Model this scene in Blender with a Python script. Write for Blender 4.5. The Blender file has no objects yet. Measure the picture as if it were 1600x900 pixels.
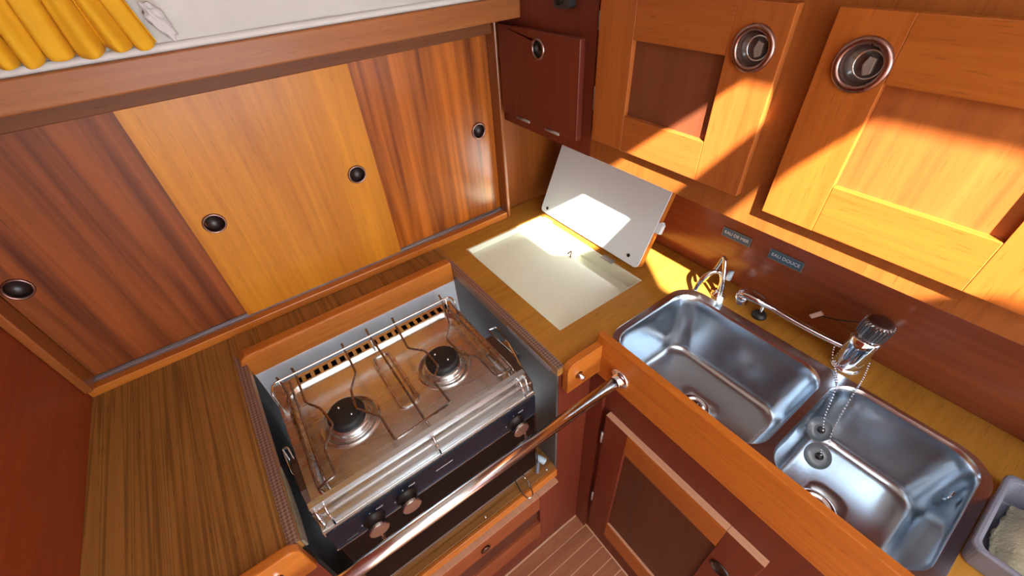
import bpy, bmesh, math, random
from math import pi, sin, cos, radians
from mathutils import Vector, Matrix
from mathutils.geometry import tessellate_polygon

S = bpy.context.scene
COL = S.collection
# ------------------------------------------------------------------ camera
cam = bpy.data.objects.new('camera', bpy.data.cameras.new('camera'))
COL.objects.link(cam)
cam.location = (0, 0, .7)
cam.rotation_euler = (0.85178497, 0.0577152, -0.62820396)
cam.data.sensor_width = 36
cam.data.lens = 36 * 651.81 / 1600
cam.data.clip_start = .01
S.camera = cam
# ------------------------------------------------------------------ world, sun, exposure
W = bpy.data.worlds.new('world'); S.world = W; W.use_nodes = True
bg = W.node_tree.nodes['Background']
bg.inputs[0].default_value = (.84, .92, 1.0, 1)
bg.inputs[1].default_value = 7.2
sun = bpy.data.objects.new('sun', bpy.data.lights.new('sun', 'SUN'))
COL.objects.link(sun)
sun.data.energy = 30
sun.data.color = (1.0, .93, .80)
sun.data.angle = radians(.9)
SD = Vector((1, 1.6, -1.61)).normalized()
sun.rotation_euler = SD.to_track_quat('-Z', 'Y').to_euler()
sun.location = (-.5, -1, 2.5)
S.view_settings.view_transform = 'Standard'
S.view_settings.look = 'None'
S.view_settings.gamma = 1
S.view_settings.use_curve_mapping = False
S.view_settings.exposure = .55

# ------------------------------------------------------------------ materials
def newmat(name):
    m = bpy.data.materials.new(name); m.use_nodes = True
    return m, m.node_tree, m.node_tree.nodes['Principled BSDF']

def plain(name, col, rough=.5, metal=0, coat=0, noise=0, nscale=40, spec=.5):
    m, t, b = newmat(name)
    b.inputs['Specular IOR Level'].default_value = spec
    b.inputs['Base Color'].default_value = (*col, 1)
    b.inputs['Roughness'].default_value = rough
    b.inputs['Metallic'].default_value = metal
    b.inputs['Coat Weight'].default_value = coat
    if noise:
        tc = t.nodes.new('ShaderNodeTexCoord'); n = t.nodes.new('ShaderNodeTexNoise')
        n.inputs['Scale'].default_value = nscale; n.inputs['Detail'].default_value = 6
        t.links.new(tc.outputs['Object'], n.inputs['Vector'])
        mx = t.nodes.new('ShaderNodeMix'); mx.data_type = 'RGBA'
        mx.inputs[6].default_value = (*[c * (1 - noise) for c in col], 1)
        mx.inputs[7].default_value = (*[min(1, c * (1 + noise * .6)) for c in col], 1)
        t.links.new(n.outputs[0], mx.inputs[0]); t.links.new(mx.outputs[2], b.inputs['Base Color'])
        rm = t.nodes.new('ShaderNodeMapRange')
        rm.inputs[3].default_value = max(0, rough * .8); rm.inputs[4].default_value = min(1, rough * 1.25)
        t.links.new(n.outputs[0], rm.inputs[0]); t.links.new(rm.outputs[0], b.inputs['Roughness'])
    return m

def wood(name, light, dark, axis='z', ribbon=.5, pore=.35, rough=.3, coat=.25, rscale=14, veins=0):
    """varnished veneer: grain stretched along one axis, broad ribbons, fine pores, optional dark veins"""
    m, t, b = newmat(name); N = t.nodes; L = t.links
    tc = N.new('ShaderNodeTexCoord')
    def mp(across, along):
        mm = N.new('ShaderNodeMapping')
        v = [across] * 3; v['xyz'.index(axis)] = along
        mm.inputs['Scale'].default_value = v
        L.new(tc.outputs['Object'], mm.inputs['Vector']); return mm
    def nz(across, along, det, dist=0, sc=1):
        n = N.new('ShaderNodeTexNoise'); n.inputs['Scale'].default_value = sc
        n.inputs['Detail'].default_value = det; n.inputs['Distortion'].default_value = dist
        L.new(mp(across, along).outputs[0], n.inputs['Vector']); return n
    r = nz(rscale, 1.1, 3, .6)
    f = nz(90, 3.5, 5, .3)
    p = nz(420, 28, 2)
    # ribbon*.. + fine
    a = N.new('ShaderNodeMath'); a.operation = 'MULTIPLY_ADD'
    L.new(r.outputs[0], a.inputs[0]); a.inputs[1].default_value = ribbon * 1.6; a.inputs[2].default_value = .5 - ribbon * .8
    c = N.new('ShaderNodeMath'); c.operation = 'MULTIPLY_ADD'
    L.new(f.outputs[0], c.inputs[0]); c.inputs[1].default_value = .55; L.new(a.outputs[0], c.inputs[2])
    ramp = N.new('ShaderNodeValToRGB')
    ramp.color_ramp.elements[0].position = .42; ramp.color_ramp.elements[0].color = (*dark, 1)
    ramp.color_ramp.elements[1].position = 1.05 if False else 1.0; ramp.color_ramp.elements[1].color = (*light, 1)
    L.new(c.outputs[0], ramp.inputs[0])
    pr = N.new('ShaderNodeMapRange'); pr.inputs[1].default_value = .60; pr.inputs[2].default_value = .72
    pr.inputs[3].default_value = 1; pr.inputs[4].default_value = 1 - pore
    L.new(p.outputs[0], pr.inputs[0])
    mul = N.new('ShaderNodeVectorMath'); mul.operation = 'SCALE'
    L.new(ramp.outputs[0], mul.inputs[0]); L.new(pr.outputs[0], mul.inputs['Scale'])
    out = mul.outputs[0]
    if veins:
        v = nz(38, .40, 3, .25)
        rr = N.new('ShaderNodeValToRGB'); cr = rr.color_ramp
        cr.elements[0].position = .47; cr.elements[0].color = (1, 1, 1, 1)
        cr.elements[1].position = .53; cr.elements[1].color = (1, 1, 1, 1)
        e = cr.elements.new(.5); e.color = (1 - veins, 1 - veins, 1 - veins, 1)
        e2 = cr.elements.new(.62); e2.color = (1, 1, 1, 1)
        e3 = cr.elements.new(.585); e3.color = (1 - veins * .8,) * 3 + (1,)
        e4 = cr.elements.new(.56); e4.color = (1, 1, 1, 1)
        L.new(v.outputs[0], rr.inputs[0])
        m2 = N.new('ShaderNodeVectorMath'); m2.operation = 'MULTIPLY'
        L.new(out, m2.inputs[0]); L.new(rr.outputs[0], m2.inputs[1]); out = m2.outputs[0]
    L.new(out, b.inputs['Base Color'])
    bu = N.new('ShaderNodeBump'); bu.inputs['Strength'].default_value = .08; bu.inputs['Distance'].default_value = .001
    L.new(p.outputs[0], bu.inputs['Height']); L.new(bu.outputs[0], b.inputs['Normal'])
    b.inputs['Roughness'].default_value = rough
    b.inputs['Coat Weight'].default_value = coat; b.inputs['Coat Roughness'].default_value = .18
    b.inputs['Specular IOR Level'].default_value = .34
    return m

def steel(name, col=(.62, .62, .63), rough=.25, aniso_axis=None, streak=.12):
    m, t, b = newmat(name); N = t.nodes; L = t.links
    b.inputs['Metallic'].default_value = 1; b.inputs['Base Color'].default_value = (*col, 1)
    tc = N.new('ShaderNodeTexCoord'); mm = N.new('ShaderNodeMapping')
    v = [60, 60, 60]
    if aniso_axis: v['xyz'.index(aniso_axis)] = 3
    mm.inputs['Scale'].default_value = v
    n = N.new('ShaderNodeTexNoise'); n.inputs['Detail'].default_value = 5; n.inputs['Scale'].default_value = 1
    L.new(tc.outputs['Object'], mm.inputs[0]); L.new(mm.outputs[0], n.inputs[0])
    r = N.new('ShaderNodeMapRange'); r.inputs[3].default_value = rough * (1 - streak * 2); r.inputs[4].default_value = rough * (1 + streak * 3)
    L.new(n.outputs[0], r.inputs[0]); L.new(r.outputs[0], b.inputs['Roughness'])
    return m

M = {}
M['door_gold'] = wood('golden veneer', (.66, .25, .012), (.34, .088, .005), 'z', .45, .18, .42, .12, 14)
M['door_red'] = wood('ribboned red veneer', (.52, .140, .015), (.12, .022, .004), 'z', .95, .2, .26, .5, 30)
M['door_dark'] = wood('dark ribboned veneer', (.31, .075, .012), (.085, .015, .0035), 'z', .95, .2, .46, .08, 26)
M['beam'] = wood('beam wood', (.38, .130, .030), (.20, .056, .014), 'x', .3, .35, .45, .1, 10)
M['beam_dark'] = wood('dark head rail', (.20, .062, .014), (.11, .030, .007), 'x', .3, .3, .55, .0, 10)
M['teak'] = wood('teak counter veneer', (.42, .200, .050), (.24, .098, .020), 'y', .5, .3, .42, .15, 20, .45)
M['teak_x'] = wood('teak sill', (.36, .155, .042), (.19, .075, .018), 'x', .5, .3, .42, .1, 15, .5)
M['teak_glow'] = wood('glow tinted worktop veneer', (.54, .255, .038), (.31, .128, .017), 'x', .4, .3, .34, .2, 10)  # lighter golden veneer; the glow over this worktop is put into its colour
M['trim_x'] = wood('orange trim along x', (.62, .20, .026), (.33, .085, .012), 'x', .3, .3, .32, .3, 12)
M['trim_y'] = wood('orange trim along y', (.62, .19, .022), (.32, .080, .011), 'y', .3, .3, .32, .3, 12)
M['trim_z'] = wood('post trim', (.33, .095, .018), (.16, .038, .008), 'z', .3, .25, .3, .3, 12)
M['mah_y'] = wood('mahogany along y', (.47, .135, .020), (.24, .055, .009), 'y', .35, .3, .34, .25, 10)
M['mah_z'] = wood('mahogany along z', (.47, .130, .020), (.24, .055, .009), 'z', .35, .3, .34, .25, 10)
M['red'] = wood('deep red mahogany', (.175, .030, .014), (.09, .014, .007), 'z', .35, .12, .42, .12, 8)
M['red_x'] = wood('reddish rail along x', (.30, .075, .022), (.17, .038, .011), 'x', .35, .2, .42, .12, 8)
M['red_y'] = wood('deep red mahogany along y', (.235, .046, .020), (.12, .020, .009), 'y', .35, .15, .36, .25, 8)
M['panel'] = wood('ribboned panel', (.42, .125, .028), (.19, .045, .011), 'z', .6, .2, .34, .25, 26)
M['panel_mid'] = wood('darker reddish panel', (.20, .062, .028), (.11, .030, .014), 'z', .5, .2, .38, .15, 22)  # darker, redder veneer for the panel of the left square door
M['frame'] = wood('face frame mahogany', (.34, .105, .020), (.19, .048, .010), 'z', .35, .3, .36, .2, 10)
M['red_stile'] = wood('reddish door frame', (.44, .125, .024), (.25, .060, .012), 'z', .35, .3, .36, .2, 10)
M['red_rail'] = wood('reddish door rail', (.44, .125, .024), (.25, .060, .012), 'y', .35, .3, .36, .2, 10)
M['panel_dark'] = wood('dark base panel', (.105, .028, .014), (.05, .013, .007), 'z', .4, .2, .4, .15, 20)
M['back_splash'] = wood('backsplash veneer', (.30, .072, .023), (.14, .030, .011), 'y', .4, .15, .22, .5, 8)
M['left_wall'] = wood('red bulkhead veneer', (.33, .060, .018), (.17, .025, .008), 'y', .45, .15, .42, .15, 6)
M['floor'] = wood('floor plank teak', (.42, .16, .075), (.22, .070, .032), 'x', .35, .3, .5, .05, 14)
M['seam'] = plain('pale floor seam', (.80, .50, .30), .55, noise=.15)
M['edge_pale'] = wood('pale edge wood', (.66, .36, .22), (.48, .22, .12), 'y', .2, .15, .45, .1, 12)  # paler strips along the upward edges of drawer front and base door
M['dark'] = plain('dark void', (.003, .003, .003), .9, spec=.05)
M['bronze'] = plain('bronze ring', (.34, .21, .18), .28, 1, noise=.15)
M['browncup'] = plain('brown plastic cup', (.095, .052, .042), .25, 0, .4)
M['cup'] = plain('dark cup', (.018, .008, .006), .35, noise=.2)
M['chrome'] = steel('polished chrome', (.80, .86, .94), .07, None, 0)
M['bar'] = steel('polished bar', (.80, .90, 1.0), .17, 'x', .0)
M['wire'] = steel('stove wire', (.34, .30, .28), .26)
M['rodwire'] = steel('bright rail wire', (.78, .75, .72), .14)
M['hob'] = steel('brushed hob steel', (.68, .72, .74), .27, 'x', .02)
M['sink'] = steel('satin sink steel', (.62, .70, .78), .24, None, .04)
M['alu'] = steel('aluminium strip', (.62, .63, .68), .38, 'x')
M['black_metal'] = plain('black enamel', (.008, .008, .008), .45, 0, 0, spec=.2, noise=.2)
M['matt_black'] = plain('matt burner black', (.012, .012, .013), .5, noise=.25)
M['fascia'] = plain('blue black fascia', (.008, .012, .024), .38, 0, 0, spec=.22)
M['glass_black'] = plain('black oven glass', (.004, .003, .003), .22, 0, 0, spec=.10)
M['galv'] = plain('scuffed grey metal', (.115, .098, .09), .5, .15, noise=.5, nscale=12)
M['recess'] = plain('dark mottled recess lining', (.010, .009, .008), .7, 0, spec=.2, noise=.6, nscale=14)  # near black, mottled; left wall of the stove recess
M['whitewall'] = plain('scuffed pale lining', (.72, .78, .84), .35, .1, noise=.25, nscale=18)
M['vinyl'] = plain('white lining vinyl', (.66, .64, .60), .6, noise=.12, nscale=25)
M['laminate'] = plain('white laminate', (.76, .87, .92), .28, 0, .2)
M['liner'] = plain('cream ice box liner', (.84, .87, .72), .30, 0, .2, noise=.05, nscale=8)
M['cream'] = plain('cream deckhead', (.74, .70, .62), .6, noise=.08)
M['label'] = plain('blue grey engraved plate', (.045, .11, .16), .35)
M['letter'] = plain('white lettering', (.75, .80, .84), .5)
M['plug'] = plain('grey rubber plug', (.14, .17, .20), .28, 0, .5)
M['rubber'] = plain('black rubber', (.018, .016, .016), .45)
M['tray'] = plain('grey plastic tray', (.20, .21, .27), .35, 0, .2)
M['lever'] = plain('grey latch lever', (.30, .26, .23), .35, .3)
M['copper'] = plain('dark bolt', (.12, .06, .04), .4, .8)
M['bluegrip'] = plain('pale blue plastic', (.42, .52, .60), .4, 0, .2)
M['tagpink'] = plain('faded pink tag', (.75, .55, .50), .5)
M['bracket'] = plain('brown coated bracket', (.10, .055, .040), .3, .5, noise=.25)

# checker plate strip
m, t, b = newmat('patterned edging strip'); M['check'] = m
tc = t.nodes.new('ShaderNodeTexCoord'); mm = t.nodes.new('ShaderNodeMapping')
mm.inputs['Rotation'].default_value = (0, 0, radians(45)); mm.inputs['Scale'].default_value = (210, 210, 210)
ck = t.nodes.new('ShaderNodeTexChecker'); ck.inputs['Scale'].default_value = 1
ck.inputs[1].default_value = (.42, .30, .25, 1); ck.inputs[2].default_value = (.22, .14, .115, 1)
t.links.new(tc.outputs['Object'], mm.inputs[0]); t.links.new(mm.outputs[0], ck.inputs[0])
t.links.new(ck.outputs[0], b.inputs['Base Color']); b.inputs['Roughness'].default_value = .35; b.inputs['Metallic'].default_value = .5
# fabrics
def fabric(name, col, dark, scale, rough=.85, bump=.4, trans=0):
    m, t, b = newmat(name)
    tc = t.nodes.new('ShaderNodeTexCoord'); n = t.nodes.new('ShaderNodeTexNoise'); n.inputs['Scale'].default_value = scale; n.inputs['Detail'].default_value = 4
    t.links.new(tc.outputs['Object'], n.inputs[0])
    mx = t.nodes.new('ShaderNodeMix'); mx.data_type = 'RGBA'; mx.inputs[6].default_value = (*dark, 1); mx.inputs[7].default_value = (*col, 1)
    t.links.new(n.outputs[0], mx.inputs[0]); t.links.new(mx.outputs[2], b.inputs['Base Color'])
    bu = t.nodes.new('ShaderNodeBump'); bu.inputs['Strength'].default_value = bump; bu.inputs['Distance'].default_value = .002
    t.links.new(n.outputs[0], bu.inputs['Height']); t.links.new(bu.outputs[0], b.inputs['Normal'])
    b.inputs['Roughness'].default_value = rough
    return m
M['curtain'] = fabric('yellow curtain cloth', (.78, .42, .006), (.64, .30, .004), 30, .8, .1)
M['terry'] = fabric('cream terry cloth', (.62, .60, .44), (.42, .40, .27), 260, .95, 1)
M['whitecloth'] = fabric('white crumpled cloth', (.70, .68, .68), (.52, .50, .52), 60, .8, .4)

# ------------------------------------------------------------------ helpers
def wloc(o):
    v = Vector((0, 0, 0))
    while o: v += o.location; o = o.parent
    return v

def fin(name, bm, mat, parent=None, smooth=False, bevel=0, label=None, cat=None, group=None, kind=None, seg=2):
    bmesh.ops.recalc_face_normals(bm, faces=bm.faces[:])
    if parent is None:
        xs = [v.co.x for v in bm.verts]; ys = [v.co.y for v in bm.verts]; zs = [v.co.z for v in bm.verts]
        org = Vector(((min(xs) + max(xs)) / 2, (min(ys) + max(ys)) / 2, min(zs)))
    else:
        org = wloc(parent)
    for v in bm.verts: v.co -= org
    me = bpy.data.meshes.new(name); bm.to_mesh(me); bm.free()
    if smooth:
        for p in me.polygons: p.use_smooth = True
    o = bpy.data.objects.new(name, me); COL.objects.link(o)
    me.materials.append(M[mat] if isinstance(mat, str) else mat)
    if parent: o.parent = parent
    else: o.location = org
    if bevel:
        md = o.modifiers.new('bevel', 'BEVEL'); md.width = bevel; md.segments = seg; md.limit_method = 'ANGLE'; md.angle_limit = radians(40)
        md.harden_normals = False
    props(o, label, cat, group, kind)
    return o

def props(o, label=None, cat=None, group=None, kind=None):
    if label: o['label'] = label
    if cat: o['category'] = cat
    if group: o['group'] = group
    if kind: o['kind'] = kind

def thing(name, loc, label, cat, group=None, kind=None):
    o = bpy.data.objects.new(name, None); COL.objects.link(o); o.location = loc
    o.empty_display_size = .02
    props(o, label, cat, group, kind); return o

def box(bm, x0, x1, y0, y1, z0, z1):
    vs = [bm.verts.new((x, y, z)) for x in (x0, x1) for y in (y0, y1) for z in (z0, z1)]
    for f in ((0, 1, 3, 2), (4, 6, 7, 5), (0, 4, 5, 1), (2, 3, 7, 6), (0, 2, 6, 4), (1, 5, 7, 3)):
        bm.faces.new([vs[i] for i in f])
    return bm
def B(*a): return box(bmesh.new(), *a)

def plate(outer, holes, f, w0, w1, bm=None):
    """prism of a 2D outline with holes; f(u,v,w)->xyz"""
    bm = bm or bmesh.new()
    loops = [list(outer)] + [list(h) for h in holes]
    tris = tessellate_polygon([[Vector((u, v, 0)) for u, v in l] for l in loops])
    flat = [p for l in loops for p in l]
    A = [bm.verts.new(f(u, v, w1)) for u, v in flat]; Bv = [bm.verts.new(f(u, v, w0)) for u, v in flat]
    for a, b_, c in tris:
        try: bm.faces.new((A[a], A[b_], A[c])); bm.faces.new((Bv[c], Bv[b_], Bv[a]))
        except ValueError: pass
    k = 0
    for l in loops:
        n = len(l)
        for i in range(n):
            j = (i + 1) % n
            bm.faces.new((A[k + i], A[k + j], Bv[k + j], Bv[k + i]))
        k += n
    return bm
XY = lambda u, v, w: (u, v, w)          # lies flat
YZ = lambda u, v, w: (w, u, v)          # on a wall x = w
XZ = lambda u, v, w: (u, w, v)          # on a wall y = w
def rect(a, b, c, d): return [(a, c), (b, c), (b, d), (a, d)]
def circ(cx, cy, r, n=28): return [(cx + r * cos(2 * pi * i / n), cy + r * sin(2 * pi * i / n)) for i in range(n)]
def rrect(x0, x1, y0, y1, r, n=6):
    o = []
    for cx, cy, a in ((x1 - r, y0 + r, -90), (x1 - r, y1 - r, 0), (x0 + r, y1 - r, 90), (x0 + r, y0 + r, 180)):
        for i in range(n + 1):
            t = radians(a + 90 * i / n); o.append((cx + r * cos(t), cy + r * sin(t)))
    return o

def smoothpath(pts, n=6, closed=False):
    P = [Vector(p) for p in pts]; out = []
    m = len(P)
    for i in range(m if closed else m - 1):
        p0 = P[(i - 1) % m] if (closed or i > 0) else P[0]; p1 = P[i]; p2 = P[(i + 1) % m]
        p3 = P[(i + 2) % m] if (closed or i + 2 < m) else P[-1]
        for k in range(n):
            t = k / n
            out.append(.5 * ((2 * p1) + (-p0 + p2) * t + (2 * p0 - 5 * p1 + 4 * p2 - p3) * t * t + (-p0 + 3 * p1 - 3 * p2 + p3) * t ** 3))
    if not closed: out.append(P[-1])
    return out
def rounded(pts, r=.006, n=4):
    """polyline with filleted corners"""
    P = [Vector(p) for p in pts]; out = [P[0]]
    for i in range(1, len(P) - 1):
        a = (P[i - 1] - P[i]); c = (P[i + 1] - P[i]); k = min(r, a.length * .45, c.length * .45)
        s = P[i] + a.normalized() * k; e = P[i] + c.normalized() * k
        for j in range(n + 1):
            t = j / n; out.append((1 - t) ** 2 * s + 2 * t * (1 - t) * P[i] + t * t * e)
    out.append(P[-1]); return out
def tube(bm, pts, r, n=10, closed=False):
    P = [Vector(p) for p in pts]; m = len(P); rings = []
    R = r if hasattr(r, '__len__') else [r] * m
    up = None
    for i in range(m):
        a = P[(i - 1) % m] if (closed or i) else P[0]; b_ = P[(i + 1) % m] if (closed or i < m - 1) else P[-1]
        d = (b_ - a).normalized()
        if up is None: up = d.orthogonal().normalized()
        up = (up - d * up.dot(d)).normalized(); s = d.cross(up)
        rings.append([bm.verts.new(P[i] + R[i] * (up * cos(2 * pi * k / n) + s * sin(2 * pi * k / n))) for k in range(n)])
    for i in range(m if closed else m - 1):
        a, b_ = rings[i], rings[(i + 1) % m]
        for k in range(n):
            bm.faces.new((a[k], a[(k + 1) % n], b_[(k + 1) % n], b_[k]))
    if not closed:
        bm.faces.new(rings[0][::-1]); bm.faces.new(rings[-1])
    return bm
def lathe(bm, prof, origin, axis=(0, 0, 1), n=32):
    """profile of (radius, height) turned about an axis through origin"""
    ax = Vector(axis).normalized(); u = ax.orthogonal().normalized(); s = ax.cross(u); O = Vector(origin); rings = []
    for r, h in prof:
        if r < 1e-6: rings.append([bm.verts.new(O + ax * h)])
        else: rings.append([bm.verts.new(O + ax * h + r * (u * cos(2 * pi * k / n) + s * sin(2 * pi * k / n))) for k in range(n)])
    for a, b_ in zip(rings, rings[1:]):
        for k in range(n):
            q = (k + 1) % n
            if len(a) == 1 and len(b_) == 1: continue
            if len(a) == 1: bm.faces.new((a[0], b_[k], b_[q]))
            elif len(b_) == 1: bm.faces.new((a[k], a[q], b_[0]))
            else: bm.faces.new((a[k], a[q], b_[q], b_[k]))
    return bm
def text(name, s, size, origin, u, v, mat, parent, extr=.0004, label=None, align='CENTER'):
    cu = bpy.data.curves.new(name, 'FONT'); cu.body = s; cu.size = size; cu.extrude = extr; cu.align_x = align; cu.align_y = 'CENTER'
    o = bpy.data.objects.new(name, cu); COL.objects.link(o)
    dg = bpy.context.evaluated_depsgraph_get(); me = bpy.data.meshes.new_from_object(o.evaluated_get(dg))
    bpy.data.objects.remove(o); bm = bmesh.new(); bm.from_mesh(me); bpy.data.meshes.remove(me)
    u = Vector(u); v = Vector(v); w = u.cross(v); O = Vector(origin)
    for q in bm.verts: q.co = O + u * q.co.x + v * q.co.y + w * q.co.z
    return fin(name, bm, mat, parent, label=label)

# ================================================================== STRUCTURE
TOPZ = 1.0; YB = .99; XL = -.45; XR = .87
# deckhead with two unseen sun openings, outlines shaped to throw the sun patches
h1 = [(.327, -.155), (.327, -.210), (.296, -.272), (.222, -.302), (.090, -.362), (.030, -.345), (-.02, -.30), (-.02, -.105), (.091, -.108), (.225, -.133)]
h2 = [(.327, -.335), (.327, -1.15), (.217, -1.15), (.213, -.700), (.105, -.690), (.085, -.590), (.167, -.461), (.205, -.400), (.240, -.377), (.270, -.357)]
ceil = fin('ceiling', plate(rect(-2.2, 1.3, -2.0, 1.2), [h1, h2], XY, TOPZ, TOPZ + .03), 'cream', kind='structure')
fin('wall_left', B(XL - .02, XL, -.30, YB + .02, -.95, .998), 'left_wall', kind='structure')
fin('wall_back', B(XL - .02, 1.0, YB + .016, YB + .05, -.95, 1.0), 'trim_z', kind='structure')
fin('wall_right', B(XR, XR + .02, -2.0, YB + .016, -.95, .998), 'back_splash', kind='structure')
# unseen cabin walls added for light and reflections: bulkhead with companionway opening, far side
fin('wall_rear', plate(rect(-2.2, XR, -.95, .998), [rect(-.35, .62, -.25, .93)], XZ, -1.62, -1.60), 'cream', kind='structure')
fin('wall_far', B(-1.62, -1.60, -1.598, -.30, -.95, .998), 'cream', kind='structure')
fl = fin('floor', B(-2.2, XR, -2.0, .45, -.99, -.9312), 'seam', kind='structure')
y = .398
pitch = .0425
while y > -.75:
    fin('plank', B(-.44, .468, y - pitch + .0034, y, -.9311, -.93), 'floor', fl)
    y -= pitch
# hull lining above the shelf beam: leaning white vinyl with a rolled edge
hl = bmesh.new(); rows = []
for j, (yy, zz) in enumerate(((.884, .583), (.882, .592), (.892, .602), (.905, .64), (.93, .74), (.955, .86), (.975, 1.0))):
    rows.append([hl.verts.new((XL + (1.1 - .0) * i / 24, yy + .0025 * sin(i * .9 + j), zz)) for i in range(25)])
for a, b_ in zip(rows, rows[1:]):
    for i in range(24): hl.faces.new((a[i], a[i + 1], b_[i + 1], b_[i]))
o = fin('trim_1', hl, 'vinyl', smooth=True, kind='structure'); md = o.modifiers.new('s', 'SOLIDIFY'); md.thickness = .004
bm = tube(bmesh.new(), [(XL + i * .044, .8790, .5902) for i in range(26)], .0062, 12)
fin('trim_2', bm, 'vinyl', smooth=True, kind='structure')

# ================================================================== COUNTERTOP
RX0, RX1, RY0, RY1 = -.165, .358, .40, .842
ICE = (.436, .712, .484, .895)
outer = [(XL, .402), (RX0, .402), (RX0, .840), (-.1785, .840), (-.1785, .866), (RX1, .866), (RX1, .402), (.487, .402), (.487, -.75), (XR - .001, -.75), (XR - .001, YB + .005), (XL, YB + .005)]
SK1 = (.503, .759, .062, .392); SK2 = (.503, .772, -.172, .048)
outer_r = [(.3775, .402), (.487, .402), (.487, -.75), (XR - .001, -.75), (XR - .001, YB + .005), (.3775, YB + .005)]
outer_l = [(XL, .402), (RX0, .402), (RX0, .840), (-.1785, .840), (-.1785, .866), (.3585, .866), (.3770, .402 + .470), (.3770, YB + .005), (XL, YB + .005)]
outer_l = [(XL, .402), (RX0, .402), (RX0, .840), (-.1785, .840), (-.1785, .866), (RX1, .866), (RX1, .402), (.3772, .402), (.3772, YB + .005), (XL, YB + .005)]
holes = [rect(*ICE), rrect(.494, .776, -.181, .401, .052, 6)]
ct = fin('stove_countertop', plate(outer_l, [], XY, -.022, 0), 'teak', bevel=.0006,
         label='brown teak veneered worktop left of and behind the stove', cat='worktop')
ct2 = fin('sink_countertop', plate(outer_r, holes, XY, -.022, 0), 'teak_glow', bevel=.0006,
         label='veneered worktop round the ice box and sink, glow tinted golden', cat='worktop')
# edging strips
for nm, x0, x1 in (('edging_strip', -.186, -.1655), ('edging_strip', .3585, .3765)):
    lft = x0 < 0
    bm = plate([(x0 + (.004 if lft else 0), .402), (x1, .402), (x1, .845), (x0, .886 if lft else .868)], [], XY, 0, .0022)
    if not lft:
        bm.free(); bm = plate([(x0, .402), (x1, .402), (x1, .872), (x0, .872)], [], XY, 0, .0022)
    fin(nm, bm, 'check', bevel=.0006, label=('patterned metal edging strip on the worktop left of the stove' if lft else 'patterned metal edging strip on the worktop right of the stove'), cat='edging strip')
# rear fiddle over stove recess
bm = plate([(-.178, -.040), (.3575, -.040), (.3575, .020), (.352, .024), (-.160, .024), (-.172, .016), (-.178, .0)], [], XZ, .838, .8655)
fin('stove_fiddle', bm, 'trim_x', bevel=.004, seg=3, label='orange varnished wooden fiddle board behind the stove', cat='fiddle board')

# ================================================================== STOVE RECESS
rc = thing('stove_recess', (.1, .6, -.48), 'metal lined recess holding the gimballed stove', 'recess')
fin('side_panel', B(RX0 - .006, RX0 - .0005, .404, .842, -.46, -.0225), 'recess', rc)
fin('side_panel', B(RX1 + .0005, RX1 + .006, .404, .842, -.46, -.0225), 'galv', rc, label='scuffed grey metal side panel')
fin('back_panel', B(RX0, RX1, .843, .848, -.46, -.0405), 'whitewall', rc, label='pale scuffed back panel')
# stained wooden edge & batten seen along left wall
bm = plate([(.404, -.006), (.55, -.006), (.52, -.022), (.46, -.03), (.404, -.028)], [], YZ, RX0 + .0003, RX0 + .004)
fin('batten', bm, plain('worn grey batten', (.22, .19, .13), .7, noise=.5, nscale=60), rc)
bm = plate([(.42, -.010), (.58, -.010), (.575, -.020), (.425, -.022)], [], YZ, RX1 - .003, RX1 - .0003)
fin('batten', bm, plain('worn pale batten', (.30, .27, .27), .6, noise=.4, nscale=60), rc)
# sill in front
sill = thing('stove_sill', (.1, .42, -.45), 'brown wooden sill under the oven door with a metal edge', 'sill')
fin('sill_board', B(RX0, RX1, .402, .60, -.440, -.42), 'teak_x', sill, bevel=.001)
fin('lip', B(RX0, RX1 - .002, .392, .4015, -.455, -.422), 'trim_x', sill, bevel=.0015)
fin('metal_edge', B(RX0, .30, .434, .4365, -.42, -.411), 'alu', sill)
for sx in (.334, .135):
    fin('screw', lathe(bmesh.new(), [(0, .0018), (.0022, .0014), (.003, 0)], (sx, .41, -.42), n=12), 'chrome', sill, smooth=True)

# ================================================================== STOVE
st = thing('gimballed_stove', (.08, .58, -.345), 'two burner stainless steel marine stove with black front', 'stove')
SX0, SX1, SY0, SY1, SZ = -.139, .302, .407, .768, -.03
fin('oven_body', B(SX0 + .003, SX1 - .003, .413, SY1 - .004, -.345, SZ - .016), 'black_metal', st, bevel=.002)
def sdrr(x, y, x0, x1, y0, y1, r):
    cx, cy = (x0 + x1) / 2, (y0 + y1) / 2
    dx = abs(x - cx) - (x1 - x0) / 2 + r; dy = abs(y - cy) - (y1 - y0) / 2 + r
    return math.hypot(max(dx, 0), max(dy, 0)) + min(max(dx, dy), 0) - r
def ss(a, b_, x):
    t = max(0, min(1, (x - a) / (b_ - a))); return t * t * (3 - 2 * t)
BUR = [(-.030, .590), (.187, .590)]
def hz(x, y):
    z = SZ
    d = sdrr(x, y, -.117, .283, .458, .735, .030)
    z += .0035 * math.exp(-((d - .002) / .0030) ** 2)
    z -= .008 * ss(.0, -.008, d)
    d2 = sdrr(x, y, .066, .104, .545, .712, .012)
    z += .0030 * math.exp(-(d2 / .0026) ** 2) - .002 * ss(0, -.006, d2)
    for cx, cy in BUR:
        r = math.hypot(x - cx, y - cy)
        z += .0042 * math.exp(-((r - .056) / .0028) ** 2) - .006 * ss(.053, .045, r)
    if y < .44: z -= .003 * ss(.44, .432, y)
    if y < .412: z -= .006 * ss(.412, .4075, y)
    return z
bm = bmesh.new(); nx, ny = 250, 190; g = []
YT = .739
for j in range(ny + 1):
    yy = SY0 + (YT - SY0) * j / ny
    g.append([bm.verts.new((SX0 + (SX1 - SX0) * i / nx, yy, hz(SX0 + (SX1 - SX0) * i / nx, yy))) for i in range(nx + 1)])
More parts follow.
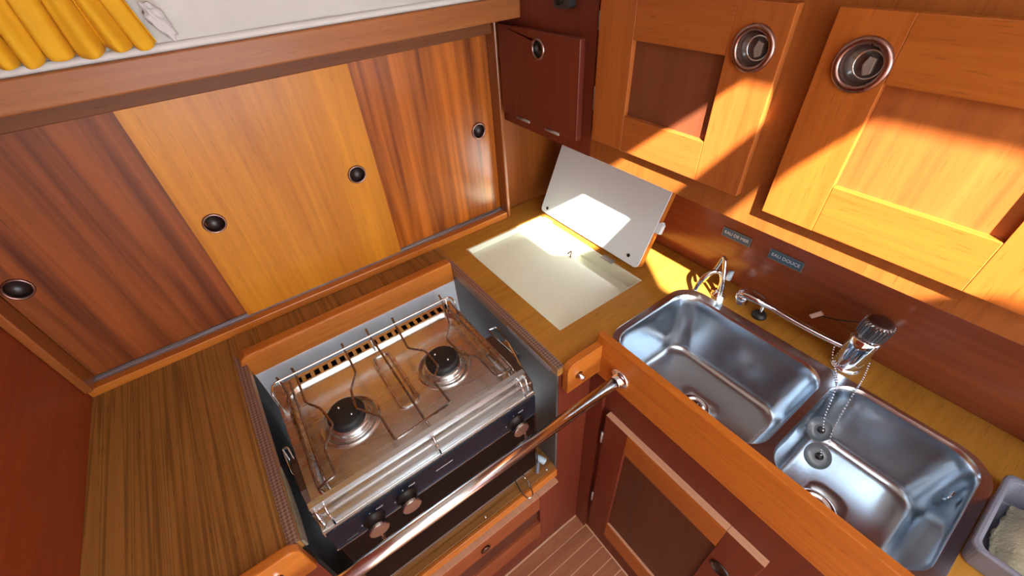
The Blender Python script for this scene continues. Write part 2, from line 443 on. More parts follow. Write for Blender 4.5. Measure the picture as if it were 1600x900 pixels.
for j in range(ny):
    for i in range(nx): bm.faces.new((g[j][i], g[j][i + 1], g[j + 1][i + 1], g[j + 1][i]))
hob = fin('hob_top', bm, 'hob', st, smooth=True)
# skirt of the top
fin('hob_skirt', plate(rect(SX0, SX1, SY0, SY1), [rect(SX0 + .0015, SX1 - .0015, SY0 + .0015, SY1 - .0015)], XY, -.046, -.0325), 'hob', st)
# vent strip
vents = [rect(-.092 + i * .0195, -.092 + i * .0195 + .0115, .7425, .7600) for i in range(20)]
fin('vent_strip', plate(rect(SX0, SX1, YT, SY1), vents, XY, -.0312, -.0300), 'hob', st)
fin('vent_void', B(SX0 + .01, SX1 - .01, .741, .762, -.045, -.0335), 'dark', st)
for cx, cy in BUR:
    bu = fin('burner', lathe(bmesh.new(), [(.0495, -.044), (.0495, -.040), (.047, -.037), (.044, -.037), (.042, -.033), (.041, -.029), (.037, -.026), (0, -.026)], (cx, cy, 0), n=40), 'hob', st, smooth=True)
    bm = lathe(bmesh.new(), [(.0345, -.026), (.0362, -.020), (.0365, -.012), (.0345, -.0075), (.030, -.0060), (0, -.0050)], (cx, cy, 0), n=36)
    fin('burner_cap', bm, 'matt_black', bu, smooth=True)
    for dx, dy in ((-.008, .016), (.008, -.014)):
        fin('cap_screw', lathe(bmesh.new(), [(.0026, -.0060), (.0022, -.0040), (0, -.0036)], (cx + dx, cy + dy, 0), n=10), 'chrome', bu, smooth=True)
# fiddle rail and pot holder wires
Z = .005; ZR = .018
bm = bmesh.new()
tube(bm, rounded([(-.134, .700, SZ), (-.134, .700, ZR), (-.130, .722, ZR), (-.122, .728, ZR), (.284, .728, ZR), (.290, .722, ZR), (.290, .705, ZR), (.290, .700, SZ)], .006), .0022)
tube(bm, rounded([(.277, .728, ZR), (.277, .724, SZ)], .003), .0018)
tube(bm, rounded([(-.117, .728, ZR), (-.112, .722, SZ)], .003), .0018)
tube(bm, rounded([(.081, .728, ZR), (.081, .726, SZ)], .003), .0018)
fin('back_rail', bm, 'rodwire', st, smooth=True)
wires = [
    [(-.118, .742, .016), (-.113, .725, Z + .010), (-.110, .70, Z), (-.117, .463, Z), (-.112, .458, -.018), (-.110, .452, SZ)],
    [(-.100, .725, Z), (-.104, .472, Z), (-.103, .456, SZ)],
    [(-.085, .742, .022), (-.083, .728, .012), (-.087, .652, Z), (-.066, .618, Z), (-.058, .567, Z), (-.086, .528, Z), (-.085, .467, Z), (-.117, .463, Z)],
    [(.023, .742, .022), (.023, .728, .012), (.021, .660, Z), (-.004, .620, Z), (-.010, .573, Z), (.021, .528, Z), (.024, .463, Z), (.148, .470, Z)],
    [(.082, .748, .024), (.082, .728, .014), (.085, .70, Z), (.086, .470, Z), (.088, .458, -.004), (.088, .452, SZ + .001)],
    [(.145, .745, .022), (.144, .728, .012), (.138, .650, Z), (.164, .622, Z), (.168, .564, Z), (.141, .538, Z), (.144, .470, Z), (.140, .469, Z)],
    [(.270, .745, .022), (.268, .728, .012), (.246, .654, Z), (.219, .620, Z), (.222, .563, Z), (.246, .534, Z), (.250, .465, Z), (.283, .461, Z)],
    [(.284, .716, Z), (.286, .458, Z), (.286, .450, SZ)],
    [(.277, .722, -.010), (.279, .47, -.004), (.280, .455, SZ)],
]
for wv in wires:
    fin('pot_holder_wire', tube(bmesh.new(), rounded(wv, .007), .0025, 8), 'wire', st, smooth=True)
# front rail: a flat folded stainless bar on three posts
bm = bmesh.new()
box(bm, -.139, .299, .4335, .4350, -.006, .010); box(bm, -.139, .299, .4335, .4455, .0085, .010)
fin('front_rail', bm, 'hob', st, bevel=.0006)
for px in (-.118, .082, .280):
    bm = bmesh.new()
    tube(bm, rounded([(px, .434, .002), (px, .424, -.004), (px + .001, .412, -.034)], .004), .0023, 8)
    if px != .082: tube(bm, [(px - .016 * (1 if px < 0 else -1), .433, -.002), (px - .014 * (1 if px < 0 else -1), .418, -.028)], .003, 8)
    fin('rail_post', bm, 'chrome', st, smooth=True)
# fascia, oven door
fin('fascia', B(SX0 + .002, SX1 - .002, .404, .414, -.099, -.0395), 'fascia', st, bevel=.0008)
fin('fascia_trim', B(SX0, SX1, .4025, .4045, -.1015, -.0995), 'chrome', st)
fin('oven_door', B(SX0 + .004, SX1 - .006, .4035, .413, -.335, -.104), 'glass_black', st, bevel=.0015)
fin('side_trim', B(SX1 - .0045, SX1 - .002, .402, .4045, -.335, -.1015), 'chrome', st)
for kx, kz in ((-.065, -.082), (-.002, -.080), (.245, -.083)):
    kn = fin('control_knob', lathe(bmesh.new(), [(.0205, 0), (.0205, .004), (.0165, .006), (.0160, .018), (.0172, .020)], (kx, .404, kz), (0, -1, 0), 28), 'rubber', st, smooth=True)
    bm = lathe(bmesh.new(), [(.0172, .0185), (.0184, .0195), (.0184, .0235), (.0170, .0250), (0, .0252)], (kx, .404, kz), (0, -1, 0), 28)
    fin('knob_cap', bm, steel('spun knob face %d' % int(kx * 1000), (.58, .56, .57), .26, None, .02), kn)
    for s_, dx, dz in (('0', -.022, .004), ('MAX', .016, .024)):
        text('lettering', s_, .006, (kx + dx, .4036, kz + dz), (1, 0, 0), (0, 0, 1), 'letter', kn, .0002)
    fin('dot', lathe(bmesh.new(), [(0, .0006), (.0011, .0004), (.0011, 0)], (kx - .002, .404, kz + .025), (0, -1, 0), 10), 'letter', kn)
bm = bmesh.new()
for a, b_ in ((.062, .070), (.0715, .089), (.0895, .098)): box(bm, a, b_, .4034, .4042, -.0665, -.0648)
fin('maker_mark', bm, 'letter', st)
bm = B(-.118, -.098, .4034, .4042, -.0915, -.0908); fin('maker_mark', bm, 'lever', st)
for ax in (-.072, .262):   # oven door stays
    fin('door_stay', tube(bmesh.new(), [(ax, .402, -.115), (ax + .004, .396, -.165)], .0035, 8), 'wire', st, smooth=True)
# gimbal bracket plates on the stove's sides
def bracket(x0, x1, sgn):
    prof = [(.560, -.030), (.580, -.036), (.585, -.060), (.555, -.085), (.500, -.120), (.470, -.130), (.452, -.110), (.462, -.060), (.500, -.032)]
    return plate(prof, [circ(.520, -.062, .006, 12)], YZ, x0, x1)
fin('gimbal_bracket', bracket(-.152, -.1395, 1), 'bracket', st, bevel=.002)
fin('gimbal_bracket', plate([(.600, -.034), (.560, -.034), (.470, -.034), (.440, -.050), (.435, -.080), (.47, -.12), (.60, -.12)], [], YZ, .3025, .3225), 'bracket', st, bevel=.004)
bm = tube(bmesh.new(), rounded([(-.146, .548, -.052), (-.171 + .014, .605, -.030), (-.147, .600, -.028), (-.143, .56, -.040), (-.141, .50, -.050)], .004), .0022, 8)
tube(bm, rounded([(-.158, .602, -.032), (-.156, .550, -.042), (-.146, .535, -.046)], .004), .0022, 8)
tube(bm, [(-.150, .532, -.045), (-.150, .518, -.053)], .004, 8)
fin('locking_latch', bm, 'chrome', st, smooth=True)
bm = tube(bmesh.new(), rounded([(.328, .622, -.040), (.349, .618, -.040), (.345, .56, -.045), (.322, .475, -.042), (.320, .470, -.044)], .005), .0022, 8)
tube(bm, rounded([(.328, .622, -.040), (.330, .58, -.044), (.336, .53, -.05)], .004), .0022, 8)
box(bm, .330, .346, .52, .575, -.066, -.048)
fin('locking_latch', bm, 'chrome', st)

# small fittings by the sill
bm = tube(bmesh.new(), rounded([(.272, .412, -.4085), (.262, .376, -.4085), (.246, .374, -.4085), (.240, .392, -.4085), (.246, .440, -.4075), (.254, .458, -.4075), (.268, .456, -.4075), (.272, .436, -.4075), (.270, .420, -.408)], .009, 6), .0019, 8)
fin('wire_clip', bm, 'rodwire', smooth=True, label='bent wire clip hooked over the sill edge below the oven', cat='clip')
lk = thing('oven_lock', (.325, .43, -.42), 'pale blue plastic catch on the sill at lower right of oven', 'catch')
fin('lever', tube(bmesh.new(), smoothpath([(.318, .470, -.404), (.326, .452, -.398), (.334, .436, -.402), (.340, .424, -.408)], 5), [.004] * 4 + [.0075] * 5 + [.0095] * 4 + [.0095] * 2 + [.008]), 'bluegrip', lk, smooth=True)
fin('hook', tube(bmesh.new(), smoothpath([(.322, .448, -.404), (.324, .438, -.402), (.318, .428, -.404), (.305, .414, -.412)], 5), .0045), 'tray', lk, smooth=True)
fin('bolt', tube(bmesh.new(), [(.298, .436, -.409), (.308, .441, -.409)], .0035), 'chrome', lk, smooth=True)

# ================================================================== BASE UNITS
lu = thing('drawer_unit', (.1, .40, -.93), 'red mahogany unit under the stove with a framed drawer front', 'cabinet')
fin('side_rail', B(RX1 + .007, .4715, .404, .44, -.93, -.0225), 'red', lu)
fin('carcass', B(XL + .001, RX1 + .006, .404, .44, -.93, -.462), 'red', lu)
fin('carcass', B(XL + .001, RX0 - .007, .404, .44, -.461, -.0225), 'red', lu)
df = fin('drawer_front', plate(rect(-.16, .287, -.56, -.53), [], XZ, .0, .001), 'red', lu) if False else None
dd = thing('drawer', (.1, .385, -.9), None, None); dd.parent = lu; dd.location = Vector((.1, .385, -.9)) - lu.location
for k in list(dd.keys()): del dd[k]
DX0, DX1 = -.20, .356
def bb(*a): return B(*a)
fin('stile', bb(.288, DX1, .3845, .4035, -.760, -.482), 'red', dd, bevel=.001)
fin('stile', bb(DX0, -.13, .3845, .4035, -.760, -.482), 'red', dd, bevel=.001)
fin('rail', bb(-.13, .288, .3845, .4035, -.565, -.482), 'red_x', dd, bevel=.001)
fin('rail', bb(-.13, .288, .3845, .4035, -.760, -.665), 'red_x', dd, bevel=.001)
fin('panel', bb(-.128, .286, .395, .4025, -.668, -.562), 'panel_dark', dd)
fin('top_edge', bb(DX0, .2875, .3848, .4033, -.4822, -.4802), 'edge_pale', dd)
fin('top_edge', bb(.2885, DX1, .3848, .4033, -.4822, -.4802), 'edge_pale', dd)
bm = lathe(bmesh.new(), [(.011, 0), (.014, .003), (.014, .005), (.009, .006), (.006, .003), (0, .003)], (.105, .3845, -.527), (0, -1, 0), 24)
fin('finger_pull', bm, 'copper', dd, smooth=True)

su = thing('sink_base_cabinet', (.49, .1, -.93), 'red mahogany cabinet with framed door below the sink', 'cabinet')
fin('face_frame', B(.4725, .492, -.75, .4035, -.93, -.0925), 'red', su)
fin('filler_strip', B(.462, .4722, .358, .4035, -.93, -.0925), 'red', su, bevel=.001)
dr = thing('door', (.457, .1, -.75), None, None); dr.parent = su; dr.location = Vector((.457, .1, -.75)) - su.location
fin('stile', B(.457, .4722, .272, .338, -.80, -.185), 'red', dr, bevel=.001)
fin('stile', B(.457, .4722, -.048, .026, -.80, -.185), 'red', dr, bevel=.001, label='dark red stile with the finger hole') 
fin('rail', B(.457, .4722, .026, .272, -.268, -.185), 'mah_y', dr, bevel=.001)
fin('rail', B(.457, .4722, .026, .272, -.80, -.705), 'mah_y', dr, bevel=.001)
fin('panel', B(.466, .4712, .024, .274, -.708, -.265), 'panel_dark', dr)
fin('top_edge', B(.4572, .4720, .0265, .338, -.1852, -.183), 'edge_pale', dr)
fin('top_edge', B(.4572, .4720, -.048, .0258, -.1852, -.183), 'edge_pale', dr, label='pinkish pale top edge of the stile')
fin('lower_edge', B(.4580, .4650, .030, .270, -.7055, -.7035), 'edge_pale', dr)
bm = lathe(bmesh.new(), [(.021, 0), (.021, .0025), (.017, .004), (.0155, .001), (.0150, .0004), (0, .0004)], (.4568, -.002, -.330), (-1, 0, 0), 28)
fin('finger_pull', bm, 'cup', dr, smooth=True)
for hz_ in (-.285, -.635):
    bm = tube(bmesh.new(), [(.4560, .3405, hz_ - .024), (.4560, .3405, hz_ + .024)], .0032, 8)
    fin('hinge', bm, 'lever', dr, smooth=True)
for q in (-.70, -.73): fin('screw', lathe(bmesh.new(), [(0, .002), (.0035, 0)], (.4615, .372, q), (-1, 0, 0), 10), 'copper', su, smooth=True)

# sink fiddle + stove side fiddle boards
fin('sink_fiddle', B(.4705, .4865, -.75, .4015, -.0915, .036), 'trim_y', bevel=.002, seg=3, label='long orange varnished fiddle board along the front of the sink', cat='fiddle board')
def endboard(x0, x1, roundleft):
    r = .018; pts = []
    z0, z1 = -.075, .014
    if roundleft:
        pts = [(x1, z0), (x1, z1)] + [(x0 + r - r * sin(radians(a)), z1 - r + r * cos(radians(a))) for a in range(0, 91, 15)] + [(x0, z0)]
    else:
        pts = [(x0, z0), (x0, z1)] + [(x1 - r + r * sin(radians(a)), z1 - r + r * cos(radians(a))) for a in range(0, 91, 15)] + [(x1, z0)]
    return pts
bm = plate(endboard(.3725, .4703, True), [circ(.405, -.036, .0105, 20)], XZ, .385, .4015)
eb = fin('stove_side_fiddle', bm, 'trim_x', bevel=.004, seg=3, label='short rounded orange board with a round hole right of the stove', cat='fiddle board')
fin('chrome_bolt', tube(bmesh.new(), [(.405, .398, -.036), (.409, .374, -.040)], .0062, 12), 'chrome', eb, smooth=True)
bm = plate(endboard(XL + .002, -.168, False), [], XZ, .385, .4015)
eb = fin('stove_side_fiddle', bm, 'trim_x', bevel=.004, seg=3, label='rounded orange board with a chrome dome left of the stove at the bottom edge', cat='fiddle board')
fin('chrome_dome', lathe(bmesh.new(), [(.012, 0), (.011, .004), (.007, .007), (0, .008)], (-.216, .385, -.030), (0, -1, 0), 20), 'chrome', eb, smooth=True)

# crash bar
cb = thing('crash_bar', (.1, .33, -.06), 'polished chrome crash bar across the front of the stove', 'rail')
fin('bar', tube(bmesh.new(), [(-.42, .334, -.052), (.462, .329, -.045)], .0122, 28), 'bar', cb, smooth=True)
fin('flange', lathe(bmesh.new(), [(.0125, .016), (.0138, .014), (.0138, .006), (.020, .004), (.024, .0025), (.024, 0)], (.4703, .329, -.045), (-1, 0, 0), 32), 'chrome', cb, smooth=True)
for a in (60, 180, 300):
    fin('screw', lathe(bmesh.new(), [(0, .0062), (.003, .0055), (.0042, .0035)], (.4703, .329 + .0195 * cos(radians(a)), -.045 + .0195 * sin(radians(a))), (-1, 0, 0), 12), 'lever', cb, smooth=True)

# ================================================================== SINK
sk = thing('double_sink', (.64, .11, -.155), 'stainless steel double bowl sink set in the worktop', 'sink')
rim = fin('rim', plate(rrect(.489, .781, -.187, .407, .056, 8), [rrect(SK1[0], SK1[1], SK1[2], SK1[3], .045, 8), rrect(SK2[0], SK2[1], SK2[2], SK2[3], .045, 8)], XY, .0003, .0022), 'sink', sk, bevel=.001)
def bowl(X0, X1, Y0, Y1, depth, inset, dcx, dcy):
    bm = bmesh.new(); rings = []; n = 10
    st_ = [(0, .0022, .045), (.0015, 0, .045), (.004, -.006, .045)]
    for k in range(1, 7): st_.append((.004 + (inset - .016 - .004) * k / 6, -.006 - (depth - .026) * k / 6, .045 + .004 * k / 6))
    base_in, base_z = st_[-1][0], st_[-1][1]
    for k in range(1, 7):
        a = radians(90 * k / 6); st_.append((base_in + (.020) * (1 - cos(a)), base_z - .020 * sin(a), .049))
    for ins, z, r in st_:
        rings.append([bm.verts.new((x, y, z)) for x, y in rrect(X0 + ins, X1 - ins, Y0 + ins, Y1 - ins, r, n)])
    zb = st_[-1][1]; cnt = len(rings[0])
    # floor blends to the drain circle
    last = [Vector(v.co) for v in rings[-1]]
    for k, tt in enumerate((.25, .5, .75, 1)):
        ring = []
        for v in last:
            d = Vector((v.x - dcx, v.y - dcy)); e = d.normalized() * .036
            p = d * (1 - tt) + e * tt
            ring.append(bm.verts.new((dcx + p.x, dcy + p.y, zb - .004 * tt)))
        rings.append(ring)
    ring = [bm.verts.new((dcx + (v.co.x - dcx) * .92, dcy + (v.co.y - dcy) * .92, zb - .008)) for v in rings[-1]]
    rings.append(ring)
    for a, b_ in zip(rings, rings[1:]):
        for i in range(cnt): bm.faces.new((a[i], a[(i + 1) % cnt], b_[(i + 1) % cnt], b_[i]))
    return bm, zb
for (q, dep, ins, dx, dy) in ((SK1, .155, .036, .614, .222), (SK2, .150, .030, .604, -.048)):
    bm, zb = bowl(*q, dep, ins, dx, dy)
    bo = fin('bowl', bm, 'sink', sk, smooth=True)
    dn = fin('drain', lathe(bmesh.new(), [(.0365, 0), (.035, .0018), (.031, .001), (.0245, -.002), (.0215, -.006)], (dx, dy, zb - .0035), n=32), 'chrome', sk, smooth=True)
    bm = lathe(bmesh.new(), [(.0225, -.006), (.0225, -.03), (0, -.03)], (dx, dy, zb - .0035), n=24); fin('drain_well', bm, 'dark', dn)
    bm = bmesh.new()
    for a in range(0, 180, 60):
        c, s_ = cos(radians(a)), sin(radians(a))
        tube(bm, [(dx - .021 * c, dy - .021 * s_, zb - .010), (dx + .021 * c, dy + .021 * s_, zb - .010)], .0016, 6)
    lathe(bm, [(.006, -.007), (.006, -.005), (0, -.0045)], (dx, dy, zb - .002), n=12)
    fin('strainer', bm, 'chrome', dn)
# overflow in small bowl
fin('overflow', lathe(bmesh.new(), [(.011, .001), (.010, .003), (.006, .001), (0, .0005)], (.700, -.158, -.030), (0, 1, .2), 20), 'chrome', sk, smooth=True)

# plugs and chains
def bead_chain(parent, pts, r=.0021, gap=.0052):
    P = smoothpath(pts, 24); bm = bmesh.new(); acc = gap
    for a, b_ in zip(P, P[1:]):
        acc += (b_ - a).length
        if acc >= gap:
            acc = 0; bmesh.ops.create_icosphere(bm, subdivisions=1, radius=r, matrix=Matrix.Translation(b_))
    return fin('bead_chain', bm, 'chrome', parent, smooth=True)
def plug(c, ax, label, pts):
    t_ = thing('sink_plug', c, label, 'plug', )
    fin('stopper', lathe(bmesh.new(), [(0, -.010), (.0150, -.010), (.0180, -.003), (.0225, -.002), (.0235, .001), (.0225, .0035), (.012, .005), (.010, .0045), (0, .005)], c, ax, 32), 'plug', t_, smooth=True)
    e = Vector(c) + Vector(ax).normalized() * .012
    fin('eyelet', lathe(bmesh.new(), [(.0065, .004), (.0062, .009), (.003, .011), (0, .0112)], c, ax, 14), 'rubber', t_, smooth=True)
    bead_chain(t_, pts + [tuple(e)])
plug((.684, .022, -.056), (-.45, -.55, .7), 'grey rubber plug hanging highest on its chain in the small sink bowl',
     [(.806, .088, .032), (.800, .080, .012), (.775, .060, .006), (.752, .046, .004), (.725, .036, -.016), (.700, .027, -.038)])
plug((.640, -.002, -.070), (-.40, -.40, .82), 'grey rubber plug lowest on its chain in the small sink bowl',
     [(.835, .030, .016), (.800, .022, .006), (.772, .019, .005), (.755, .017, -.006), (.715, .010, -.032), (.690, .004, -.052), (.668, -.004, -.062), (.652, .0, -.060)])

# ================================================================== MIXER TAP
mt = thing('mixer_tap', (.822, .056, 0), 'chrome mixer tap with fluted knob and long flat spout', 'tap')
def cyl(p0, p1, prof, n=32):
    p0 = Vector(p0); p1 = Vector(p1); d = (p1 - p0); L_ = d.length
    return lathe(bmesh.new(), [(r, h * L_) for r, h in prof], p0, d, n)
fin('base_flange', lathe(bmesh.new(), [(0, 0), (.027, 0), (.027, .004), (.024, .007), (.022, .012), (0, .012)], (.813, .058, 0), n=32), 'chrome', mt, smooth=True)
fin('body', cyl((.813, .058, .006), (.822, .055, .080), [(.0235, 0), (.0240, .2), (.0245, .6), (.0250, .93), (.0215, 1), (0, 1)]), 'chrome', mt, smooth=True)
# fluted knob
ax0 = Vector((.822, .055, .080)); axd = Vector((.004, -.006, .074)).normalized(); u = axd.orthogonal().normalized(); s_ = axd.cross(u)
bm = bmesh.new(); N_ = 96; rings = []
for h, r, fl_ in ((0, .0170, 0), (.003, .0210, 0), (.006, .0225, .0013), (.030, .0238, .0014), (.036, .0230, .0010), (.039, .0200, 0), (.040, .017, 0)):
    rings.append([bm.verts.new(ax0 + axd * h + (r + fl_ * (1 if (k // 2) % 2 else -1)) * (u * cos(2 * pi * k / N_) + s_ * sin(2 * pi * k / N_))) for k in range(N_)])
for a, b_ in zip(rings, rings[1:]):
    for k in range(N_): bm.faces.new((a[k], a[(k + 1) % N_], b_[(k + 1) % N_], b_[k]))
kn = fin('fluted_knob', bm, steel('dark fluted chrome', (.35, .33, .33), .22), mt)
fin('knob_top', lathe(bmesh.new(), [(.0205, .0385), (.0195, .0415), (.014, .0425), (0, .042)], ax0, axd, 32), plain('smoky knob disc', (.10, .055, .05), .12, .3, .5), kn, smooth=True)
# spout: long arm rising slightly to a broad head
path = smoothpath([(.818, .070, .036), (.812, .105, .037), (.804, .160, .042), (.798, .205, .049), (.795, .238, .056), (.792, .266, .058), (.790, .282, .052)], 5)
bm = bmesh.new(); rings = []; m_ = len(path)
for i, p in enumerate(path):
    t_ = i / (m_ - 1)
    w = .0062 + .0072 * ss(.52, .68, t_) + .003 * ss(.6, .8, t_); h = .0062 + .0052 * ss(.54, .74, t_)
    if t_ > .93: w *= .8; h *= .8
    a = path[max(0, i - 1)]; b_ = path[min(m_ - 1, i + 1)]; d = (b_ - a).normalized(); side = d.cross(Vector((0, 0, 1))).normalized(); up = side.cross(d)
    rings.append([bm.verts.new(p + side * w * cos(2 * pi * k / 20) + up * h * sin(2 * pi * k / 20)) for k in range(20)])
for a, b_ in zip(rings, rings[1:]):
    for k in range(20): bm.faces.new((a[k], a[(k + 1) % 20], b_[(k + 1) % 20], b_[k]))
bm.faces.new(rings[0]); bm.faces.new(rings[-1])
fin('spout', bm, 'chrome', mt, smooth=True)
fin('aerator', lathe(bmesh.new(), [(0, .024), (.0135, .024), (.0142, .018), (.0142, .010), (.0132, .009), (.0132, .001), (.0120, 0), (0, .001)], (.790, .274, .028), (0, .10, 1), 28), 'chrome', mt, smooth=True)
bm = tube(bmesh.new(), smoothpath([(.826, .077, .098), (.842, .105, .070), (.852, .130, .052), (.850, .150, .044)], 6), .0012, 6)
lw = fin('cord', bm, 'rubber', mt, smooth=True)
# pink tag on cord
bm = B(.846, .850, .146, .156, .036, .062); bmesh.ops.rotate(bm, verts=bm.verts, cent=(.848, .15, .045), matrix=Matrix.Rotation(radians(35), 3, 'X'))
fin('tag', bm, 'tagpink', lw, bevel=.001)
# black rubber foot / base under the spout
fb = thing('deck_plug', (.812, .236, 0), 'black rubber fitting with a metal stem under the tap spout', 'fitting')
fin('rubber_base', lathe(bmesh.new(), [(0, 0), (.0155, 0), (.0155, .005), (.012, .010), (.008, .013), (0, .013)], (.812, .236, 0), n=28), 'rubber', fb, smooth=True)
fin('stem', lathe(bmesh.new(), [(.0032, .012), (.0032, .030), (0, .031)], (.812, .236, 0), n=12), 'chrome', fb, smooth=True)

# salt water tap: folded chrome swan loop
sw = thing('sea_water_tap', (.800, .340, 0), 'small chrome sea water tap with folded swan neck beside the large bowl', 'tap')
fin('base', lathe(bmesh.new(), [(0, 0), (.0165, 0), (.0165, .004), (.010, .008), (.009, .016), (0, .016)], (.806, .335, 0), n=28), 'chrome', sw, smooth=True)
bm = tube(bmesh.new(), smoothpath([(.806, .335, .012), (.806, .336, .045), (.800, .345, .066), (.786, .357, .066), (.772, .367, .046), (.764, .372, .014)], 7), .0058, 14)
fin('neck', bm, 'chrome', sw, smooth=True)
bm = tube(bmesh.new(), rounded([(.790, .370, .028), (.795, .352, .080), (.796, .346, .113), (.790, .338, .108), (.782, .322, .055), (.776, .312, .004)], .006, 5), .0042, 12)
fin('lever_loop', bm, 'chrome', sw, smooth=True)
fin('sleeve', tube(bmesh.new(), [(.800, .322, .060), (.799, .321, .084)], .0062, 12), 'bluegrip', sw, smooth=True)
fin('sleeve', tube(bmesh.new(), [(.778, .316, .020), (.774, .310, -.004)], .0066, 12), 'bluegrip', sw, smooth=True)

# ================================================================== ICE BOX
ib = thing('ice_box', (.575, .69, -.30), 'open cream lined ice box sunk in the corner of the worktop', 'ice box')
X0, X1, Y0, Y1 = ICE
def openbox(x0, x1, y0, y1, z0, z1, t_):
    bm = bmesh.new(); box(bm, x0 - t_, x0, y0 - t_, y1 + t_, z0, z1); box(bm, x1, x1 + t_, y0 - t_, y1 + t_, z0, z1)
    box(bm, x0, x1, y0 - t_, y0, z0, z1); box(bm, x0, x1, y1, y1 + t_, z0, z1); return bm
fin('liner', openbox(X0 + .005, X1 - .005, Y0 + .005, Y1 - .005, -.30, -.002, .0045), 'liner', ib)
fin('liner_floor', B(X0 + .001, X1 - .001, Y0 + .001, Y1 - .001, -.306, -.300), 'liner', ib)
fin('ledge', plate(rect(X0 + .001, X1 - .001, Y0 + .001, Y1 - .001), [rrect(X0 + .012, X1 - .050, Y0 + .012, Y1 - .030, .02)], XY, -.062, -.045), 'liner', ib, bevel=.003)
fin('inner_lid', plate(rrect(X0 + .006, X1 - .052, Y0 + .004, Y1 - .004, .012), [], XY, -.030, -.020), 'liner', ib, bevel=.004, label='pale cream inner cover')
fin('hook', tube(bmesh.new(), rounded([(.664, .720, -.035), (.672, .706, -.012), (.656, .692, -.018)], .004), .0022, 8), 'copper', ib, smooth=True)
# lid leaning against the cabinet
ld = thing('lid', (.72, .70, 0), 'white laminate lid propped open', None); ld.parent = ib; ld.location = Vector((.72, .70, 0)) - ib.location
a0 = Vector((.7200, 0, .011)); dirl = Vector((.795 - .703, 0, .2035)).normalized(); nrm = Vector((-dirl.z, 0, dirl.x))
def LID(u_, v_, w): p = a0 + dirl * v_ + nrm * w; return (p.x, u_, p.z)
r = .010
bm = plate(rrect(.514, .905, .002, .262, .012), [], LID, -.003, 0)
fin('laminate_face', bm, 'laminate', ld)
bm = plate(rrect(.514, .905, .002, .262, .012), [], LID, -.022, -.0032)
fin('wooden_core', bm, 'trim_y', ld, bevel=.002)
for q in ((.880, .018), (.552, .022)):
    fin('screw', lathe(bmesh.new(), [(.0050, 0), (.0045, .0012), (0, .0014)], LID(q[0], q[1], 0), nrm, 14), 'black_metal', ld, smooth=True)
bm = bmesh.new(); 
for vv in plate([(.500, .105), (.5135, .105), (.5135, .130), (.506, .135), (.500, .128)], [], LID, -.016, -.002, bm).verts: pass
fin('side_catch', bm, 'laminate', ld, bevel=.001)
for yy in (.86, .60):
    fin('hinge', plate(rect(yy - .02, yy + .02, .699, .7165), [], lambda u_, v_, w: (v_, u_, w), .0002, .0022), 'lever', ld)
# ================================================================== BACK WALL SLIDING DOORS
sc = thing('sliding_door_locker', (.09, .97, 0), 'long wooden locker with three sliding doors along the hull side', 'locker')
fin('sill_rail', B(XL + .001, .6249, .953, .975, .0005, .0205), 'trim_x', sc, bevel=.002)
fin('track', B(XL + .014, .6248, .975, 1.0005, .0008, .0180), 'alu', sc)
for yy in (.9765, .9885): fin('track_rib', B(XL + .014, .6245, yy, yy + .0012, .0181, .0235), 'alu', sc)
fin('head_rail', B(XL + .002, .625, .962, .975, .505, .545), 'beam_dark', sc, bevel=.0015)
fin('head_backing', B(XL + .002, .625, .9755, 1.0, .520, .545), 'trim_z', sc)
fin('side_post', B(XL + .0005, XL + .016, .945, .9995, .0207, .540), 'trim_z', sc, bevel=.003)
fin('side_post', B(.6255, .6375, .951, .9995, .0005, .5415), 'trim_z', sc, bevel=.003)
def sdoor(x0, x1, y0, holes_, mat, lbl):
    bm = plate(rect(x0, x1, .024, .519), [circ(hx, hz__, .0175, 32) for hx, hz__ in holes_], XZ, y0, y0 + .009)
    d = fin('sliding_door', bm, mat, sc, bevel=.0008, label=lbl)
    for hx, hz__ in holes_:
        fin('finger_ring', lathe(bmesh.new(), [(.0175, -.003), (.0170, .001), (.0185, .0035), (.0210, .0032), (.0220, 0), (.0175, -.001)], (hx, y0, hz__), (0, -1, 0), 36), 'bronze', d, smooth=True)
        fin('finger_cup', lathe(bmesh.new(), [(.0174, .0005), (.0172, -.0130), (0, -.0132)], (hx, y0, hz__), (0, -1, 0), 32), 'cup', d, smooth=True)
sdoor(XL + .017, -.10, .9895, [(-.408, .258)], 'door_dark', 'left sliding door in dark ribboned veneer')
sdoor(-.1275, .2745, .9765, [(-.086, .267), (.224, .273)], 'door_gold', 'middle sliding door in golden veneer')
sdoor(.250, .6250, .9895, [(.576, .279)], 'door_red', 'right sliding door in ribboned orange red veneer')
fin('shelf_beam', B(XL + .001, .6435, .868, .892, .543, .585), 'beam', bevel=.003, seg=3, label='brown wooden beam running above the sliding doors', cat='beam')
fin('shelf_board', B(XL + .001, .6435, .8925, .999, .547, .570), 'beam', label='wooden shelf board behind the long beam', cat='shelf')

